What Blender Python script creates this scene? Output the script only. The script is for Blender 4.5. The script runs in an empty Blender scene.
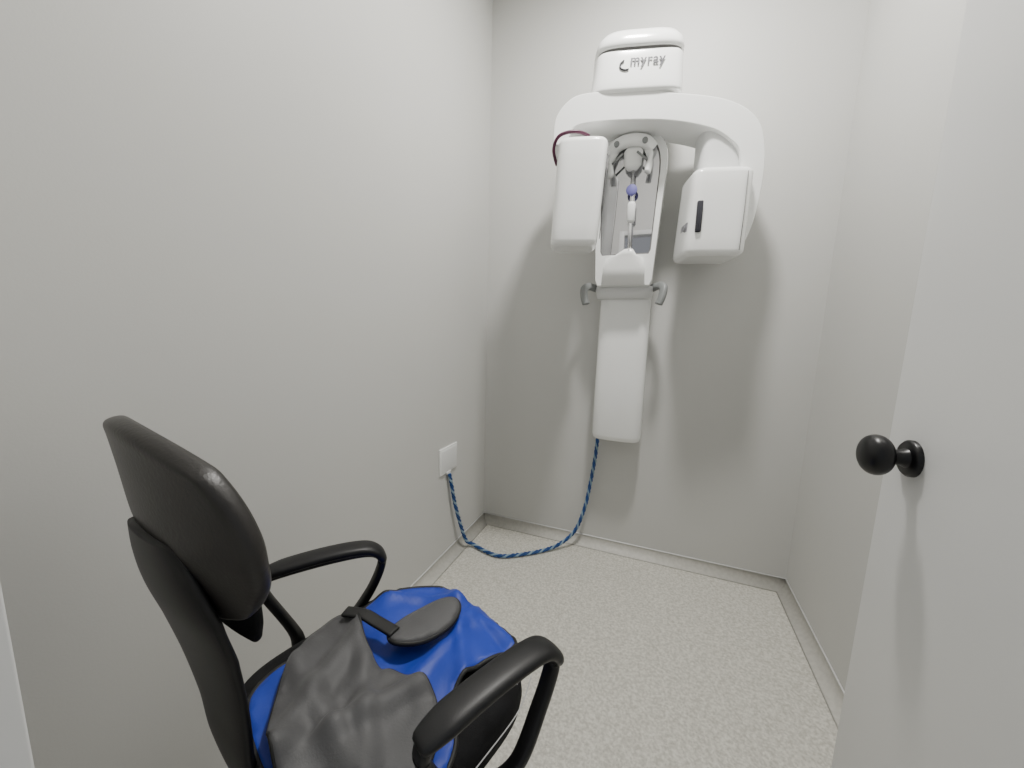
import bpy, bmesh, math, random
from mathutils import Matrix, Vector, noise
C=bpy.context.collection
# ---------------------------------------------------------------- materials
def mat(name,col,rough=.5,metal=0,bump=None,coat=0,var=None,spec=.5,sheen=0):
    m=bpy.data.materials.new(name);m.use_nodes=True;nt=m.node_tree;b=nt.nodes['Principled BSDF']
    b.inputs['Base Color'].default_value=(*col,1);b.inputs['Roughness'].default_value=rough
    b.inputs['Metallic'].default_value=metal;b.inputs['Coat Weight'].default_value=coat
    b.inputs['Specular IOR Level'].default_value=spec;b.inputs['Sheen Weight'].default_value=sheen
    tc=nt.nodes.new('ShaderNodeTexCoord')
    if bump:
        n=nt.nodes.new('ShaderNodeTexNoise');n.inputs['Scale'].default_value=bump[0];n.inputs['Detail'].default_value=4
        bp=nt.nodes.new('ShaderNodeBump');bp.inputs['Strength'].default_value=bump[1];bp.inputs['Distance'].default_value=bump[2]
        nt.links.new(tc.outputs['Object'],n.inputs['Vector']);nt.links.new(n.outputs['Fac'],bp.inputs['Height']);nt.links.new(bp.outputs['Normal'],b.inputs['Normal'])
    if var:
        n=nt.nodes.new('ShaderNodeTexNoise');n.inputs['Scale'].default_value=var[0];n.inputs['Detail'].default_value=3
        r=nt.nodes.new('ShaderNodeValToRGB');r.color_ramp.elements[0].position=.35;r.color_ramp.elements[1].position=.65
        r.color_ramp.elements[0].color=(*[c*(1-var[1]) for c in col],1);r.color_ramp.elements[1].color=(*[min(1,c*(1+var[1])) for c in col],1)
        nt.links.new(tc.outputs['Object'],n.inputs['Vector']);nt.links.new(n.outputs['Fac'],r.inputs['Fac']);nt.links.new(r.outputs['Color'],b.inputs['Base Color'])
    return m
M_wall=mat('wall_paint',(.585,.585,.567),.55,bump=(220,.08,.002),var=(1.3,.012))
M_ceil=mat('ceiling_paint',(.8,.8,.78),.8,var=(2,.01))
M_door=mat('door_lacquer',(.76,.765,.76),.38,bump=(90,.04,.002),var=(1.5,.008))
M_frame=mat('frame_lacquer',(.72,.725,.72),.4,var=(1.5,.01))
M_skirt=mat('skirting_vinyl',(.56,.55,.51),.5,var=(60,.06))
M_white=mat('white_gloss_plastic',(.88,.89,.88),.2,coat=.3,var=(3,.006))
M_white2=mat('white_satin_plastic',(.74,.75,.75),.4,var=(3,.01))
M_grey=mat('grey_plastic',(.22,.23,.23),.45,var=(8,.04))
M_seam=mat('seam_shadow_gap',(.16,.16,.16),.7,var=(8,.05))
M_black=mat('black_satin_metal',(.004,.004,.005),.33,var=(10,.1),spec=.4)
M_mirror=mat('mirror_glass',(.55,.55,.57),.02,metal=1,var=(2,.005))
M_chrome=mat('chrome',(.8,.8,.82),.15,metal=1,var=(5,.02))
M_purple=mat('violet_pad',(.16,.15,.42),.5,var=(20,.1))
M_mag=mat('maroon_cable',(.07,.008,.035),.4,var=(20,.1))
M_ink=mat('logo_ink',(.02,.02,.03),.5,var=(20,.05))
M_label=mat('label_print',(.25,.25,.27),.6,var=(60,.4))
M_leather=mat('black_leatherette',(.020,.018,.017),.38,bump=(160,.25,.002),var=(6,.2),spec=.5)
M_cplast=mat('black_chair_plastic',(.009,.009,.010),.42,bump=(300,.12,.001),var=(8,.1),spec=.4)
M_mesh=mat('black_mesh_fabric',(.008,.008,.009),.85,bump=(500,.5,.002),var=(30,.3),spec=.25)
M_blue=mat('blue_apron_fabric',(.005,.036,.38),.5,bump=(120,.15,.002),var=(7,.08),sheen=.1)
M_gfab=mat('grey_apron_fabric',(.070,.070,.073),.6,bump=(260,.25,.002),var=(10,.1),sheen=.12)
M_pipe=mat('black_piping',(.01,.01,.01),.6,var=(30,.2))
M_stitch=mat('white_stitching',(.5,.5,.5),.6,var=(30,.1))
M_cblue=mat('blue_cable',(.01,.06,.22),.4,var=(30,.1))
M_cwhite=mat('pale_cable',(.25,.36,.46),.4,var=(30,.1))
M_steel=mat('brushed_steel',(.6,.6,.6),.3,metal=1,var=(20,.05))
def floor_mat():
    m=bpy.data.materials.new('speckled_vinyl');m.use_nodes=True;nt=m.node_tree;b=nt.nodes['Principled BSDF'];L=nt.links.new
    tc=nt.nodes.new('ShaderNodeTexCoord')
    n=nt.nodes.new('ShaderNodeTexNoise');n.inputs['Scale'].default_value=95;n.inputs['Detail'].default_value=5;n.inputs['Roughness'].default_value=.75
    r=nt.nodes.new('ShaderNodeValToRGB');r.color_ramp.elements[0].position=.38;r.color_ramp.elements[1].position=.62
    r.color_ramp.elements[0].color=(.45,.435,.385,1);r.color_ramp.elements[1].color=(.71,.695,.635,1)
    v=nt.nodes.new('ShaderNodeTexVoronoi');v.inputs['Scale'].default_value=120
    r2=nt.nodes.new('ShaderNodeValToRGB');r2.color_ramp.elements[0].position=.1;r2.color_ramp.elements[1].position=.22
    r2.color_ramp.elements[0].color=(.3,.29,.27,1);r2.color_ramp.elements[1].color=(1,1,1,1)
    mx=nt.nodes.new('ShaderNodeMixRGB');mx.blend_type='MULTIPLY';mx.inputs['Fac'].default_value=.4
    for t in (n,v): L(tc.outputs['Object'],t.inputs['Vector'])
    L(n.outputs['Fac'],r.inputs['Fac']);L(v.outputs['Distance'],r2.inputs['Fac'])
    L(r.outputs['Color'],mx.inputs['Color1']);L(r2.outputs['Color'],mx.inputs['Color2']);L(mx.outputs['Color'],b.inputs['Base Color'])
    b.inputs['Roughness'].default_value=.42
    return m
M_floor=floor_mat()
# ---------------------------------------------------------------- helpers
def link(name,me,m,parent=None,smooth=True):
    o=bpy.data.objects.new(name,me);C.objects.link(o)
    if m: me.materials.append(m)
    if smooth:
        for p in me.polygons:p.use_smooth=True
    if parent:o.parent=parent
    return o
def empty(name,loc=(0,0,0),rz=0):
    o=bpy.data.objects.new(name,None);C.objects.link(o);o.location=loc;o.rotation_euler=(0,0,rz);o.empty_display_size=.1;return o
def box(name,a,b,m,parent=None,bev=0,seg=3):
    me=bpy.data.meshes.new(name);bm=bmesh.new();bmesh.ops.create_cube(bm,size=1)
    for v in bm.verts:v.co=Vector([(a[i]+b[i])/2+v.co[i]*(b[i]-a[i]) for i in range(3)])
    if bev:bmesh.ops.bevel(bm,geom=bm.edges[:],offset=bev,segments=seg,profile=.5,affect='EDGES')
    bm.to_mesh(me);o=link(name,me,m,parent,smooth=bool(bev));return o
def mesh(name,vs,fs,m,parent=None,smooth=True):
    me=bpy.data.meshes.new(name);me.from_pydata([tuple(v) for v in vs],[],fs);me.update()
    bm=bmesh.new();bm.from_mesh(me);bmesh.ops.recalc_face_normals(bm,faces=bm.faces);bm.to_mesh(me);bm.free()
    return link(name,me,m,parent,smooth)
def catmull(P,n=8,closed=False):
    P=[Vector(p) for p in P];out=[];N=len(P);R=range(N if closed else N-1)
    for i in R:
        if closed:p0,p1,p2,p3=P[i-1],P[i],P[(i+1)%N],P[(i+2)%N]
        else:p0,p1,p2,p3=P[max(i-1,0)],P[i],P[i+1],P[min(i+2,N-1)]
        for k in range(n):
            t=k/n;out.append(.5*((2*p1)+(p2-p0)*t+(2*p0-5*p1+4*p2-p3)*t*t+(3*p1-p0-3*p2+p3)*t**3))
    if not closed:out.append(P[-1])
    return out
def sweep(name,P,m,parent=None,r=.01,w=None,h=None,up=(0,0,1),seg=12,e=2.0,closed=False,rf=None):
    P=[Vector(p) for p in P];N=len(P);vs=[];fs=[];w=w or r;h=h or r
    for i,p in enumerate(P):
        if closed:t=(P[(i+1)%N]-P[i-1]).normalized()
        else:t=(P[min(i+1,N-1)]-P[max(i-1,0)]).normalized()
        u=Vector(up);s=t.cross(u)
        if s.length<1e-3:s=t.cross(Vector((0,1,0)))
        s.normalize();u=s.cross(t).normalized();k=rf(i/(N-1)) if rf else 1
        for j in range(seg):
            a=2*math.pi*j/seg;c,sn=math.cos(a),math.sin(a)
            cc=math.copysign(abs(c)**(2/e),c);ss=math.copysign(abs(sn)**(2/e),sn)
            vs.append(p+s*cc*w*k+u*ss*h*k)
    for i in range(N if closed else N-1):
        for j in range(seg):
            a=i*seg+j;b=i*seg+(j+1)%seg;i2=(i+1)%N;fs.append((a,b,i2*seg+(j+1)%seg,i2*seg+j))
    if not closed:
        fs.append(tuple(range(seg)));fs.append(tuple((N-1)*seg+j for j in range(seg)))
    return mesh(name,vs,fs,m,parent)
def loft(name,secs,m,parent=None,seg=48,e=4):
    """secs: (z,cx,cy,hx,hy[,e])"""
    vs=[];fs=[]
    for s in secs:
        z,cx,cy,hx,hy=s[:5];ee=s[5] if len(s)>5 else e
        for j in range(seg):
            a=2*math.pi*(j+.5)/seg;c,sn=math.cos(a),math.sin(a)
            vs.append((cx+math.copysign(abs(c)**(2/ee),c)*hx,cy+math.copysign(abs(sn)**(2/ee),sn)*hy,z))
    n=len(secs)
    for i in range(n-1):
        for j in range(seg):
            fs.append((i*seg+j,i*seg+(j+1)%seg,(i+1)*seg+(j+1)%seg,(i+1)*seg+j))
    fs.append(tuple(range(seg)));fs.append(tuple((n-1)*seg+j for j in range(seg)))
    return mesh(name,vs,fs,m,parent)
def roundz(z0,z1,r,cx,cy,hx,hy,e=4,n=5,f=None):
    S=[]
    for k in range(n+1):
        a=math.pi/2*k/n;S.append((z0+r-r*math.cos(a),r-r*math.sin(a)))
    S2=[(z1-(z-z0),d) for z,d in reversed(S)]
    mid=[(z0+r+(z1-z0-2*r)*k/6,0) for k in range(1,6)]
    out=[]
    for z,d in S+mid+S2:
        t=(z-z0)/(z1-z0);g=f(t) if f else (0,0,1,1)
        out.append((z,cx+g[0],cy+g[1],hx*g[2]-d,hy*g[3]-d,e))
    return out
def extrude(name,outline,y0,y1,m,parent=None,bev=.01,seg=4):
    n=len(outline);vs=[(p[0],y0,p[1]) for p in outline]+[(p[0],y1,p[1]) for p in outline]
    fs=[tuple(range(n)),tuple(range(2*n-1,n-1,-1))]+[(i,(i+1)%n,n+(i+1)%n,n+i) for i in range(n)]
    o=mesh(name,vs,fs,m,parent)
    if bev:
        b=o.modifiers.new('b','BEVEL');b.width=bev;b.segments=seg;b.limit_method='ANGLE';b.angle_limit=math.radians(45);b.harden_normals=True
    return o
def cyl(name,p0,p1,r,m,parent=None,seg=32,prof=None):
    p0=Vector(p0);p1=Vector(p1);pr=prof or [(0,r),(1,r)];N=len(pr);ax=(p1-p0).normalized()
    s=ax.orthogonal().normalized();u=ax.cross(s);vs=[];fs=[]
    for t,rr in pr:
        for j in range(seg):
            a=2*math.pi*j/seg;vs.append(p0+(p1-p0)*t+(s*math.cos(a)+u*math.sin(a))*rr)
    for i in range(N-1):
        for j in range(seg):fs.append((i*seg+j,i*seg+(j+1)%seg,(i+1)*seg+(j+1)%seg,(i+1)*seg+j))
    fs.append(tuple(range(seg)));fs.append(tuple((N-1)*seg+j for j in range(seg)))
    o=mesh(name,vs,fs,m,parent)
    b=o.modifiers.new('s','EDGE_SPLIT');b.split_angle=math.radians(50)
    return o
# ---------------------------------------------------------------- room
ZF=-.05;ZC=3.02;XL=-.99;XR=.683;YB=2.11;YF=.086
box('floor',(-2.2,-2.6,ZF-.1),(1.9,2.25,ZF),M_floor)
box('ceiling',(XL-.1,-.014,ZC),(XR+.1,YB+.1,ZC+.1),M_ceil)
box('wall_back',(XL-.1,YB,ZF),(XR+.1,YB+.1,ZC),M_wall)
box('wall_left',(XL-.1,-.014,ZF),(XL,YB,ZC),M_wall)
box('wall_right',(XR,-.014,ZF),(XR+.1,YB,ZC),M_wall)
wf=empty('wall_front')
box('wall_panel_hinge_side',(.46,-.014,ZF),(XR,YF,ZC),M_wall,wf)
box('wall_panel_latch_side',(XL,-.014,ZF),(-.42,YF,ZC),M_wall,wf)
box('wall_panel_header',(-.42,-.014,2.13),(.46,YF,ZC),M_wall,wf)
fr=empty('trim_1')
box('jamb_latch',(-.42,-.03,ZF),(-.376,YF,2.13),M_frame,fr,.002)
box('jamb_hinge',(.42,-.03,ZF),(.46,YF-.001,2.13),M_frame,fr,.002)
box('jamb_head',(-.376,-.03,2.09),(.42,YF,2.13),M_frame,fr,.002)
def cove(name,p0,p1,inward,hh=.055,r=.045):
    p0=Vector(p0);p1=Vector(p1);n=Vector(inward)
    prof=[(0,hh),(.004,hh)]+[(.004+r*(1-math.sin(a)),.001+r*(1-math.cos(a))) for a in [math.pi/2*(8-k)/8 for k in range(9)]]+[(0,.0005)]
    vs=[];N=len(prof)
    for p in (p0,p1):
        for d,z in prof:vs.append(p+n*d+Vector((0,0,ZF+z)))
    fs=[(i,(i+1)%N,N+(i+1)%N,N+i) for i in range(N)]+[tuple(range(N)),tuple(range(N,2*N))]
    o=mesh(name,vs,fs,M_skirt,None)
    q=Vector((0,0,ZF+hh))
    sweep(name+'_edging',[p0+q+n*.003,p1+q+n*.003],M_frame,o,r=.0035,seg=8)
cove('baseboard_back',(XL,YB,0),(XR,YB,0),(0,-1,0))
cove('baseboard_left',(XL,YF,0),(XL,YB,0),(1,0,0))
cove('baseboard_right',(XR,YF,0),(XR,YB,0),(-1,0,0))
# door
d=empty('door_1')
box('leaf',(.398,.088,ZF+.01),(.438,.857,2.085),M_door,d,.002)
ky,kz=.785,1.01
for sx,x0 in ((-1,.398),(1,.438)):
    cyl('rose',(x0,ky,kz),(x0+sx*.009,ky,kz),.03,M_black,d,prof=[(0,.030),(.6,.030),(1,.0265)])
    cyl('neck',(x0+sx*.008,ky,kz),(x0+sx*.034,ky,kz),.012,M_black,d,prof=[(0,.017),(.3,.0125),(.8,.0125),(1,.016)])
    pr=[(0,.009)]+[(.5-.5*math.cos(a),.034*math.sin(a)**.75) for a in [math.pi*(k+.7)/13 for k in range(12)]]+[(1,.002)]
    cyl('knob',(x0+sx*.026,ky,kz),(x0+sx*.068,ky,kz),.028,M_black,d,prof=pr,seg=40)
for hz in (.2,1.05,1.9):
    cyl('hinge',(.446,.086,hz-.04),(.446,.086,hz+.04),.006,M_steel,d,seg=16)
# wall plate
pl=empty('wall_socket_plate')
box('cover',(XL,1.565,.450),(XL+.010,1.735,.590),M_white,pl,.003)
box('face',(XL+.0095,1.578,.463),(XL+.0125,1.722,.577),M_white2,pl,.001)
box('cable_outlet',(XL+.0005,1.625,.440),(XL+.014,1.665,.455),M_white2,pl,.003)
# ceiling downlight
dl=empty('ceiling_downlight')
LX,LY=-.02,1.30
me=mesh('trim_ring',*(lambda seg=48:([Vector((LX+r*math.cos(2*math.pi*j/seg),LY+r*math.sin(2*math.pi*j/seg),z)) for r,z in ((.12,ZC-.0005),(.118,ZC-.012),(.10,ZC-.012),(.10,ZC-.0005)) for j in range(seg)],[(i*seg+j,i*seg+(j+1)%seg,((i+1)%4)*seg+(j+1)%seg,((i+1)%4)*seg+j) for i in range(4) for j in range(seg)]))(),M_white2,dl)
l=bpy.data.lights.new('lamp','AREA');l.shape='DISK';l.size=.19;l.energy=44;l.color=(1,.975,.93)
lo=bpy.data.objects.new('lamp',l);lo.location=(LX,LY,ZC-.013);C.objects.link(lo);lo.parent=dl
# ---------------------------------------------------------------- power cable (twisted strands)
cb=empty('power_cable')
path=catmull([(-.975,1.645,.44),(-.970,1.66,.37),(-.965,1.69,.25),(-.955,1.74,.10),(-.940,1.775,.0),(-.91,1.80,-.03),(-.82,1.775,-.036),(-.726,1.767,-.036),(-.62,1.83,-.036),(-.514,1.92,-.034),(-.44,1.985,-.012),(-.37,2.04,.057),(-.325,2.06,.2),(-.30,2.065,.37),(-.285,2.065,.50),(-.278,2.06,.60),(-.275,2.06,.66)],40)
L=[0]
for i in range(1,len(path)):L.append(L[-1]+(path[i]-path[i-1]).length)
for k,(nm,mm) in enumerate((('blue_strand',M_cblue),('pale_strand',M_cwhite),('blue_strand_b',M_cblue))):
    pts=[]
    for i,p in enumerate(path):
        t=(path[min(i+1,len(path)-1)]-path[max(i-1,0)]).normalized();s=t.cross(Vector((.3,.9,.1))).normalized();u=s.cross(t)
        a=2*math.pi*(L[i]/.07+k/3);pts.append(p+(s*math.cos(a)+u*math.sin(a))*.0058)
    sweep(nm,pts,mm,cb,r=.005,seg=8,up=(.3,.9,.1))
# ---------------------------------------------------------------- panoramic x-ray
xr=empty('dental_panoramic_xray_unit')
CX=-.185
def colsec(z,w,dp,yb=YB-.002,e=3.6):return (z,CX+.008,yb-dp/2,w,dp/2,e)
S=[(.633,.108,.125),(.637,.117,.138),(.646,.123,.146),(.665,.126,.150),(.95,.125,.145),(1.2,.124,.138),(1.40,.122,.130),(2.0,.111,.124),(2.2,.12,.13),(2.33,.12,.13)]
loft('wall_column',[colsec(z,w,dp) for z,w,dp in S],M_white,xr,seg=64)
for sx in (-1,1):
    sweep('column_side_groove',[(CX+.008+sx*.108,YB-.132,.67),(CX+.008+sx*.107,YB-.125,1.0),(CX+.008+sx*.106,YB-.113,1.36)],M_seam,xr,r=.0016,seg=6)
loft('column_collar',[(1.365,CX,2.03,.124,.07,4),(1.37,CX,2.03,.132,.078,4),(1.41,CX,2.02,.140,.088,4),(1.425,CX,2.02,.137,.085,4)],M_white2,xr)
def bullet(hw_t,hw_b,z0,z1,n=20,e=2.6,cz=.16):
    pts=[];
    for k in range(n+1):
        a=math.pi*k/n;c,s=math.cos(a),math.sin(a)
        pts.append((CX+math.copysign(abs(c)**(2/e),c)*hw_t,z1-cz+s**(2/e)*cz))
    pts+= [(CX-hw_b-(hw_t-hw_b)*(1-t),z1-cz-(z1-cz-z0)*t) for t in (.33,.66,.95)]
    pts+= [(CX-hw_b*.93,z0),(CX+hw_b*.93,z0)]
    pts+= [(CX+hw_b+(hw_t-hw_b)*(1-t),z1-cz-(z1-cz-z0)*t) for t in (.95,.66,.33)]
    return pts
Ot=bullet(.160,.132,1.42,2.11);It=bullet(.130,.114,1.565,2.085)
n=len(Ot);y0,y1=1.905,2.02
vs=[(x,y0+.02,z) for x,z in Ot]+[(CX+(x-CX)*.97,y0,1.76+(z-1.76)*.985) for x,z in Ot]+[(x,y0+.003,z) for x,z in It]+[(x,y0+.02,z) for x,z in It]+[(CX+(x-CX)*.9,y1,z) for x,z in Ot]
fs=[]
for a,b in ((0,1),(1,2),(2,3),(4,0)):
    for i in range(n):fs.append((a*n+i,a*n+(i+1)%n,b*n+(i+1)%n,b*n+i))
fs.append(tuple(4*n+i for i in range(n)))
mp=mesh('mirror_housing',vs,fs,M_white,xr);es=mp.modifiers.new('e','EDGE_SPLIT');es.split_angle=math.radians(55)
mesh('mirror',[(x,y0+.012,z) for x,z in It],[tuple(range(n))],M_mirror,xr,False)
sweep('mirror_gasket',[(CX+(x-CX)*.985,y0+.010,1.82+(z-1.82)*.99) for x,z in It],M_seam,xr,r=.0035,seg=8,closed=True,up=(0,1,0))
# head support hardware
sweep('forehead_bar',catmull([(CX-.09,1.89,2.01),(CX-.06,1.872,2.035),(CX,1.862,2.045),(CX+.06,1.872,2.035),(CX+.09,1.89,2.01)],6),M_white,xr,w=.024,h=.026,e=3,seg=20)
for sx in (-1,1):
    cyl('clamp_pivot',(CX+sx*.06,1.872,2.03),(CX+sx*.06,1.840,2.03),.012,M_grey,xr,seg=20)
    sweep('temple_clamp',catmull([(CX+sx*.065,1.885,2.02),(CX+sx*.085,1.87,1.97),(CX+sx*.078,1.855,1.90)],6),M_white,xr,w=.010,h=.016,e=3)
    sweep('clamp_link',[(CX+sx*.03,1.85,1.99),(CX+sx*.075,1.85,1.95)],M_grey,xr,r=.005)
loft('stalk_head',[(1.925,CX+.012,1.88,.02,.012,3),(1.945,CX+.012,1.88,.037,.018,3),(2.0,CX+.012,1.88,.042,.022,3),(2.02,CX+.012,1.88,.03,.014,3)],M_white,xr)
sweep('bite_stalk',[(CX+.015,1.885,1.93),(CX+.018,1.885,1.80),(CX+.02,1.885,1.66),(CX+.02,1.885,1.58)],M_chrome,xr,r=.009,seg=12)
loft('bite_block_holder',[(1.70,CX+.019,1.88,.012,.010,3),(1.71,CX+.019,1.88,.018,.014,3),(1.78,CX+.019,1.88,.018,.014,3),(1.79,CX+.019,1.88,.012,.010,3)],M_white2,xr)
loft('stalk_base',[(1.425,CX+.0,1.905,.10,.02,4),(1.50,CX+.0,1.902,.095,.02,4),(1.545,CX+.0,1.899,.085,.018,4),(1.56,CX+.005,1.897,.05,.016,3),(1.585,CX+.018,1.89,.020,.014,3)],M_white,xr)
cyl('laser_pad',(CX+.015,1.878,1.84),(CX+.015,1.866,1.84),.024,M_purple,xr,prof=[(0,.024),(.7,.024),(1,.018)])
for sx in (-1,1):
    hp=catmull([(CX+sx*.10,2.0,1.41),(CX+sx*.14,1.985,1.42),(CX+sx*.168,1.95,1.425),(CX+sx*.184,1.92,1.41),(CX+sx*.180,1.905,1.37),(CX+sx*.168,1.90,1.335)],8)
    sweep('patient_handle',hp,M_grey,xr,w=.014,h=.019,e=2.8,up=(sx*.6,-.5,.4),seg=16)
# ---- rotor group
PV=(-.15,1.85,0);rot=math.radians(13)
rt=bpy.data.objects.new('rotor',None);C.objects.link(rt);rt.parent=xr;rt.location=PV;rt.rotation_euler=(0,0,rot)
outer=catmull([(.425,1.55),(.462,1.66),(.482,1.82),(.474,1.96),(.43,2.065),(.31,2.135),(.1,2.17),(-.1,2.185),(-.25,2.185),(-.32,2.155),(-.365,2.09),(-.372,1.99)],6)
inner=catmull([(-.31,1.985),(-.30,2.03),(-.26,2.065),(-.1,2.075),(.1,2.065),(.26,2.03),(.34,1.985),(.385,1.93),(.40,1.80),(.39,1.57)],6)
extrude('c_arm',[(p[0],p[1]) for p in outer+inner],-.09,.09,M_white,rt,.018,5)
def fl(t):
    return (-.022*(1-t),0,.96+.04*t,1)
loft('xray_tube_housing',roundz(1.565,2.0,.026,-.242,-.045,.105,.105,e=5,f=fl),M_white,rt,seg=56)
sweep('housing_seam',[(-.154,-.10,1.60),(-.143,-.1055,1.8),(-.136,-.1055,1.975)],M_seam,rt,r=.0014,seg=6)
def fr_(t):
    b=(1-t);return (-.012*b,-.0,1.03-.03*t,1.04-.10*t)
loft('sensor_housing',roundz(1.52,1.865,.026,.318,-.045,.115,.112,e=6,f=fr_),M_white,rt,seg=64)
loft('sensor_shoulder',roundz(1.80,2.09,.02,.33,.0,.085,.075,e=4),M_white2,rt)
box('sensor_slot',(.219,-.1675,1.61),(.241,-.150,1.73),M_ink,rt,.005)
sweep('sensor_seam',[(.392,-.163,1.54),(.397,-.158,1.69),(.399,-.152,1.84)],M_seam,rt,r=.0014,seg=6)
box('sensor_label',(.1925,-.13,1.62),(.2010,-.05,1.655),M_label,rt,.0005)
# turret head
HX=-.030
def fh(t):
    return (-.006*(1-t),.0,1.06-.08*t,1.0-.10*t)
loft('turret_neck',[(2.15,HX,0,.14,.09,4),(2.20,HX,0,.145,.09,4)],M_white,rt)
loft('turret_body',roundz(2.178,2.345,.016,HX,.03,.180,.135,e=5,f=fh),M_white,rt,seg=56)
loft('turret_gap',[(2.335,HX,.03,.170,.122,5),(2.350,HX,.03,.170,.122,5)],M_seam,rt)
S=[(2.3445,.172),(2.350,.179),(2.362,.181),(2.388,.175),(2.41,.158),(2.428,.115),(2.436,.05)]
loft('turret_cap',[(z,HX,.03,w,w*.75,4) for z,w in S],M_white,rt,seg=56)
tc=bpy.data.curves.new('logo','FONT');tc.body='myray';tc.size=.050;tc.space_character=1.12;tc.align_x='CENTER';tc.align_y='CENTER';tc.extrude=.0006;tc.offset=.0010
tob=bpy.data.objects.new('logo_print',tc);C.objects.link(tob);tc.materials.append(M_ink)
tob.parent=rt;tob.location=(HX+.026,-.1015,2.29);tob.rotation_euler=(math.radians(90-4.6),0,0)
sweep('logo_swirl',catmull([(HX-.066,-.1,2.292),(HX-.080,-.1,2.280),(HX-.078,-.101,2.264),(HX-.062,-.102,2.256),(HX-.046,-.102,2.258)],6),M_ink,rt,r=.003,seg=8)
sweep('patch_cable',catmull([(-.352,-.06,1.92),(-.366,-.108,1.96),(-.350,-.128,2.0),(-.31,-.13,2.018),(-.26,-.12,2.022),(-.22,-.088,2.02)],8),M_mag,rt,r=.007,seg=10)
# ---------------------------------------------------------------- chair
TH=math.radians(-18);ORG=(-.50,.47,0)
ch=empty('office_chair',ORG,TH)
S=[]
for z,k in ((.405,.86),(.41,.93),(.425,.985),(.45,1.0),(.475,.99),(.49,.95),(.497,.88),(.500,.7),(.500,.3)):
    S.append((z,0.01,.07,.235*k,.235*k,4.5))
loft('seat_cushion',S,M_mesh,ch,seg=64)
loft('seat_pan',[(.385,0,.04,.17,.17,4),(.41,0,.04,.205,.205,4)],M_cplast,ch)
YB2=math.radians(10);cb_,sb_=math.cos(YB2),math.sin(YB2)
def bk(q,f,z):   # backrest-local -> chair-local (slight swivel of the back)
    return Vector((-.080+q*cb_-f*sb_,-.208+q*sb_+f*cb_,z))
def lerp(T,z):
    for (a,b),(c,dd) in zip(T,T[1:]):
        if z<=c:
            t=max(0,(z-a)/(c-a));return b+(dd-b)*t
    return T[-1][1]
FP=[(.50,.055),(.60,.065),(.70,.058),(.80,.030),(.90,.004),(.97,-.004),(1.03,-.012),(1.09,-.026)]
def pad(u,v):
    w=2*v-1
    x=u*math.sqrt(1-w*w/2.5);zz=w*math.sqrt(1-u*u/2.5)
    z=.915+.148*zz
    q=x*lerp([(.765,.185),(.85,.200),(.93,.203),(1.0,.200),(1.09,.190)],z)-.004
    return bk(q,lerp(FP,z)+.035*(q/.2)**2-.012,z-.012*u*v)
def sheet(name,f,nu,nv,m,parent,th=.02,sub=1):
    vs=[f(-1+2*i/nu,j/nv) for j in range(nv+1) for i in range(nu+1)]
    fs=[(j*(nu+1)+i,j*(nu+1)+i+1,(j+1)*(nu+1)+i+1,(j+1)*(nu+1)+i) for j in range(nv) for i in range(nu)]
    o=mesh(name,vs,fs,m,parent);s=o.modifiers.new('s','SOLIDIFY');s.thickness=th;s.offset=0
    if sub:q=o.modifiers.new('q','SUBSURF');q.levels=sub;q.render_levels=sub
    return o
sheet('backrest_pad',pad,14,14,M_leather,ch,.030,2)
# lower shell / back support: wide under the pad, narrowing to the J-bar under the seat
CL=[bk(-.02,-.020,.90),bk(-.015,-.016,.85),bk(-.012,-.006,.79),bk(-.005,.012,.72),bk(.012,.024,.655),bk(.032,.030,.59),bk(.045,.033,.52),(.0,-.150,.45),(.0,-.12,.395),(0,-.05,.378),(0,.03,.375)]
WS=[.07,.105,.130,.122,.098,.075,.062,.056,.052,.048,.045]
sp=catmull(CL,6);vs=[];N=len(sp);SG=28
for i,p in enumerate(sp):
    t=(sp[min(i+1,N-1)]-sp[max(i-1,0)]).normalized();s=Vector((cb_,sb_,0));u=s.cross(t).normalized()
    x=i/(N-1)*(len(WS)-1);k=min(int(x),len(WS)-2);hw=WS[k]+(WS[k+1]-WS[k])*(x-k)
    for j in range(SG):
        a=2*math.pi*j/SG;c,sn=math.cos(a),math.sin(a)
        xx=math.copysign(abs(c)**.6,c)*hw
        vs.append(p+s*xx+u*math.copysign(abs(sn)**.6,sn)*.010+Vector((-sb_,cb_,0))*.9*xx*xx*max(0,1-i/36))
fs=[(i*SG+j,i*SG+(j+1)%SG,(i+1)*SG+(j+1)%SG,(i+1)*SG+j) for i in range(N-1) for j in range(SG)]+[tuple(range(SG)),tuple((N-1)*SG+j for j in range(SG))]
mesh('back_support_shell',vs,fs,M_cplast,ch)
def lower(u,v):
    z=.70+.24*v
    W=lerp([(.70,.095),(.75,.125),(.83,.155),(.995,.165)],z);q=u*W-.015
    return bk(q,lerp(FP,z)+.035*(q/.2)**2+.004,z)
sheet('lumbar_mesh',lower,16,16,M_mesh,ch,.014,2)
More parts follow.
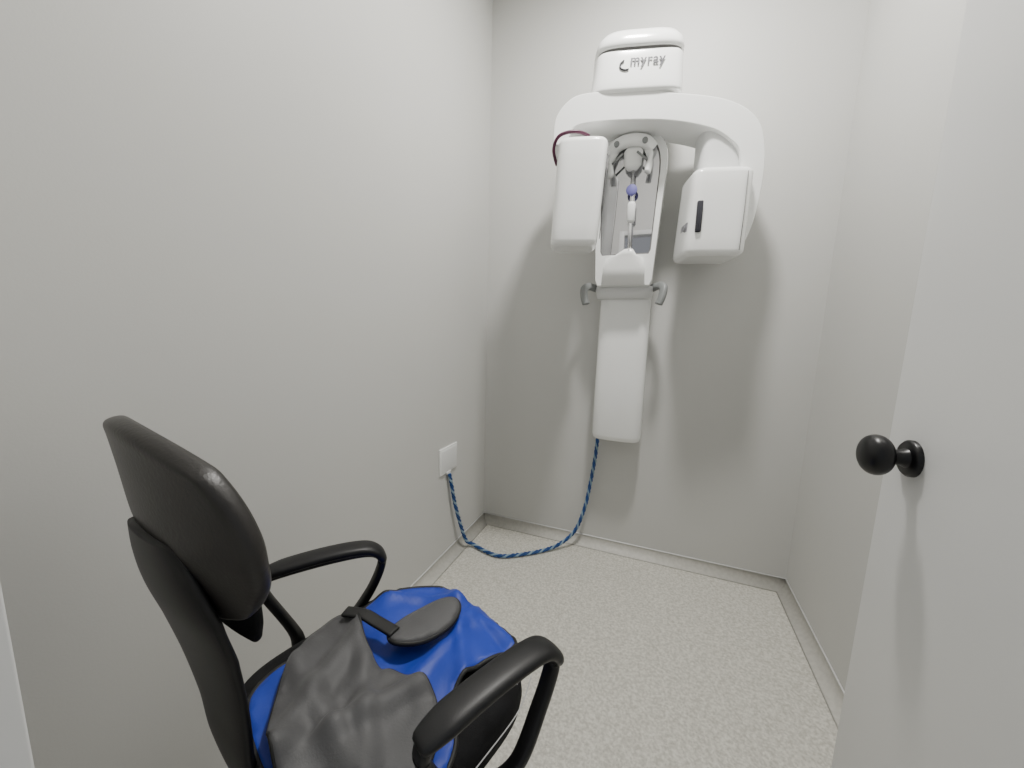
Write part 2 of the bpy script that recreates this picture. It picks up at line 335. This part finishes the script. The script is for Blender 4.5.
# arms
def arm(side,xr_,xf,y0,y1,z):
    X=lambda y:xr_+(xf-xr_)*(y+.12)/.32
    def P(y,zz):return (X(y),y0+(y+.12)/.32*(y1-y0),zz)
    b=side*.20
    apt=catmull([(b,.0,.40),(side*.25,.0,.405),P(-.035,.45),P(-.10,z-.045),P(-.112,z-.01),P(-.09,z+.004),P(.03,z+.012),P(.14,z+.010),P(.185,z-.005),P(.193,z-.035),P(.16,z-.10),P(.10,.45),(side*.25,y1-.12,.405),(b,y1-.13,.40)],8)
    sweep('arm_loop',apt,M_cplast,ch,w=.015,h=.010,up=(0.001,0,1),seg=16,e=3)
    pp=catmull([P(-.12,z+.008),P(-.05,z+.020),P(.05,z+.026),P(.14,z+.022),P(.18,z+.006),P(.20,z-.022)],8)
    sweep('arm_pad',pp,M_cplast,ch,w=.027,h=.012,seg=24,e=2.6,rf=lambda t:(.5+.5*min(1,6*t)**.5)*(.6+.4*min(1,8*(1-t))**.5))
arm(-1,-.310,-.20,-.05,.205,.62)
arm(1,.258,.306,-.03,.240,.627)
cyl('gas_lift',(0,.02,.08),(0,.02,.385),.026,M_cplast,ch,prof=[(0,.03),(.5,.03),(.5,.02),(1,.02)])
for k in range(5):
    a=math.radians(90+72*k);c,s=math.cos(a),math.sin(a)
    sweep('base_leg',catmull([(0,.02,.08),(c*.1,.02+s*.1,.075),(c*.27,.02+s*.27,.035)],5),M_cplast,ch,w=.022,h=.014,seg=12,e=3,rf=lambda t:1-.3*t)
    for q in (-1,1):
        px,py=c*.27-s*.012*q,.02+s*.27+c*.012*q
        cyl('caster',(px,py,-.022),(px-s*.016*q,py+c*.016*q,-.022),.027,M_cplast,ch,seg=24)
    cyl('caster_stem',(c*.27,.02+s*.27,-.02),(c*.27,.02+s*.27,.035),.006,M_steel,ch,seg=12)
# ---------------------------------------------------------------- lead apron on the seat
ap=empty('lead_apron',ORG,TH)
def nz(x,y,s,o=0):return noise.noise(Vector((x*s,y*s,o)))
def drape(x,y,z,edgex=.235,edgey=(-.155,.30)):
    d=0
    for e in (abs(x-.01)-edgex,y-edgey[1],edgey[0]-y):
        if e>0:d+=e*1.0+e*e*8
    return z-min(d,.16)
def poly_cloth(name,poly,z0,amp,sc,m,res=.010,th=.008,seed=0,pipe=True,extra=None,prad=.0055):
    xs=[p[0] for p in poly];ys=[p[1] for p in poly]
    from mathutils.geometry import delaunay_2d_cdt
    pts=[Vector(p) for p in poly];n=len(pts)
    def inside(x,y):
        r=False;j=n-1
        for i in range(n):
            a,b=pts[i],pts[j]
            if (a.y>y)!=(b.y>y) and x<(b.x-a.x)*(y-a.y)/(b.y-a.y)+a.x:r=not r
            j=i
        return r
    dmin=lambda x,y:min((Vector((x,y))-p).length for p in pts)
    P=list(pts);y=min(ys)
    while y<max(ys):
        x=min(xs)
        while x<max(xs):
            if inside(x,y) and dmin(x,y)>res*.7:P.append(Vector((x,y)))
            x+=res
        y+=res
    r=delaunay_2d_cdt(P,[(i,(i+1)%n) for i in range(n)],[],1,1e-6)
    def H(x,y):
        h=z0+amp*(nz(x,y,sc,seed)+.5*nz(x,y,sc*2.3,seed+5))
        if extra:h+=extra(x,y)
        return drape(x,y,h)
    vs=[(p.x,p.y,H(p.x,p.y)) for p in r[0]]
    o=mesh(name,vs,[tuple(f) for f in r[2]],m,ap)
    s=o.modifiers.new('s','SOLIDIFY');s.thickness=th;s.offset=0
    if pipe:
        sweep(name+'_piping',[(p.x,p.y,H(p.x,p.y)) for p in pts],M_pipe,ap,r=prad,seg=8,closed=True)
    return o
def cl(P,n=10):return [(p.x,p.y) for p in [Vector((q[0],q[1])) for q in catmull([(a,b,0) for a,b in P],n,True)]]
def crease(x,y,ang,pos,w,h):
    d=x*math.cos(ang)+y*math.sin(ang)-pos
    return h*math.exp(-(d/w)**2)
blue=cl([(-.15,.06),(-.165,.14),(-.150,.205),(-.145,.225),(-.088,.295),(.0,.362),(.025,.368),(.05,.358),(.10,.33),(.165,.30),(.178,.285),(.172,.25),(.158,.19),(.165,.12),(.235,.06),(.25,-.02),(.20,-.13),(.05,-.15),(-.07,-.14),(-.125,-.11),(-.135,-.04)])
poly_cloth('blue_body_panel',blue,.522,.012,9,M_blue,seed=1,th=.006,prad=.0045,extra=lambda x,y:crease(x,y,.9,.22,.014,.010)+crease(x,y,.2,.10,.012,.008)+crease(x,y,2.2,.24,.012,.009)+crease(x,y,1.3,.30,.01,-.006))
grey=cl([(-.15,.05),(-.11,.078),(-.05,.06),(.0,.048),(.035,.045),(.09,.07),(.15,.08),(.19,.06),(.225,.025),(.238,-.03),(.20,-.10),(.125,-.14),(.04,-.14),(-.03,-.11),(-.09,-.07),(-.135,-.01)])
poly_cloth('grey_shoulder_panel',grey,.552,.014,10,M_gfab,seed=3,res=.008,prad=.0035,extra=lambda x,y:crease(x,y,.5,-.03,.022,.018)+crease(x,y,1.1,.03,.018,.012)+crease(x,y,-.3,.10,.020,.018)+crease(x,y,.2,.05,.014,-.010)+crease(x,y,1.5,-.06,.018,.014)-.09*max(0,(x-.13)))
oa=math.radians(8)
ov=[(.014+.043*math.cos(a)*math.cos(oa)+.083*math.sin(a)*math.sin(oa),.175-.043*math.cos(a)*math.sin(oa)+.083*math.sin(a)*math.cos(oa)) for a in [2*math.pi*k/48 for k in range(48)]]
poly_cloth('thyroid_collar_pad',ov,.550,.004,8,M_gfab,seed=7,th=.012,extra=lambda x,y:.010-4*(x-.014)**2)
sweep('closure_strap',catmull([(-.13,.065,.570),(-.09,.085,.573),(-.05,.095,.570),(.0,.105,.568)],8),M_pipe,ap,w=.014,h=.004,seg=12,e=4)
for q in (0,.02):
    sweep('seat_stitching',catmull([(.206+q,.285,.487-q*.5),(.224+q,.22,.482-q),(.232+q*.8,.12,.480-q),(.232+q*.8,.02,.480-q)],6),M_stitch,ch,r=.0012,seg=6)
# ---------------------------------------------------------------- world, camera
w=bpy.data.worlds.new('world');bpy.context.scene.world=w;w.use_nodes=True
w.node_tree.nodes['Background'].inputs['Color'].default_value=(.93,.96,1,1);w.node_tree.nodes['Background'].inputs['Strength'].default_value=.42
R=Vector((0.9309,0.0776,-0.3569));F=Vector((0.3642,-0.1255,0.9228));D=Vector((-0.0275,0.9893,0.1435))
cd=bpy.data.cameras.new('camera');cam=bpy.data.objects.new('camera',cd);C.objects.link(cam)
cd.sensor_width=36;cd.lens=375/1024*36;cd.clip_start=.01
cx=Vector((R.x,F.x,-D.x)).normalized();cz=-Vector((R.z,F.z,-D.z));cz=(cz-cx*cz.dot(cx)).normalized();cy=cz.cross(cx)
M=Matrix((cx,cy,cz)).transposed().to_4x4();M.translation=(0,0,1.2);cam.matrix_world=M
bpy.context.scene.camera=cam
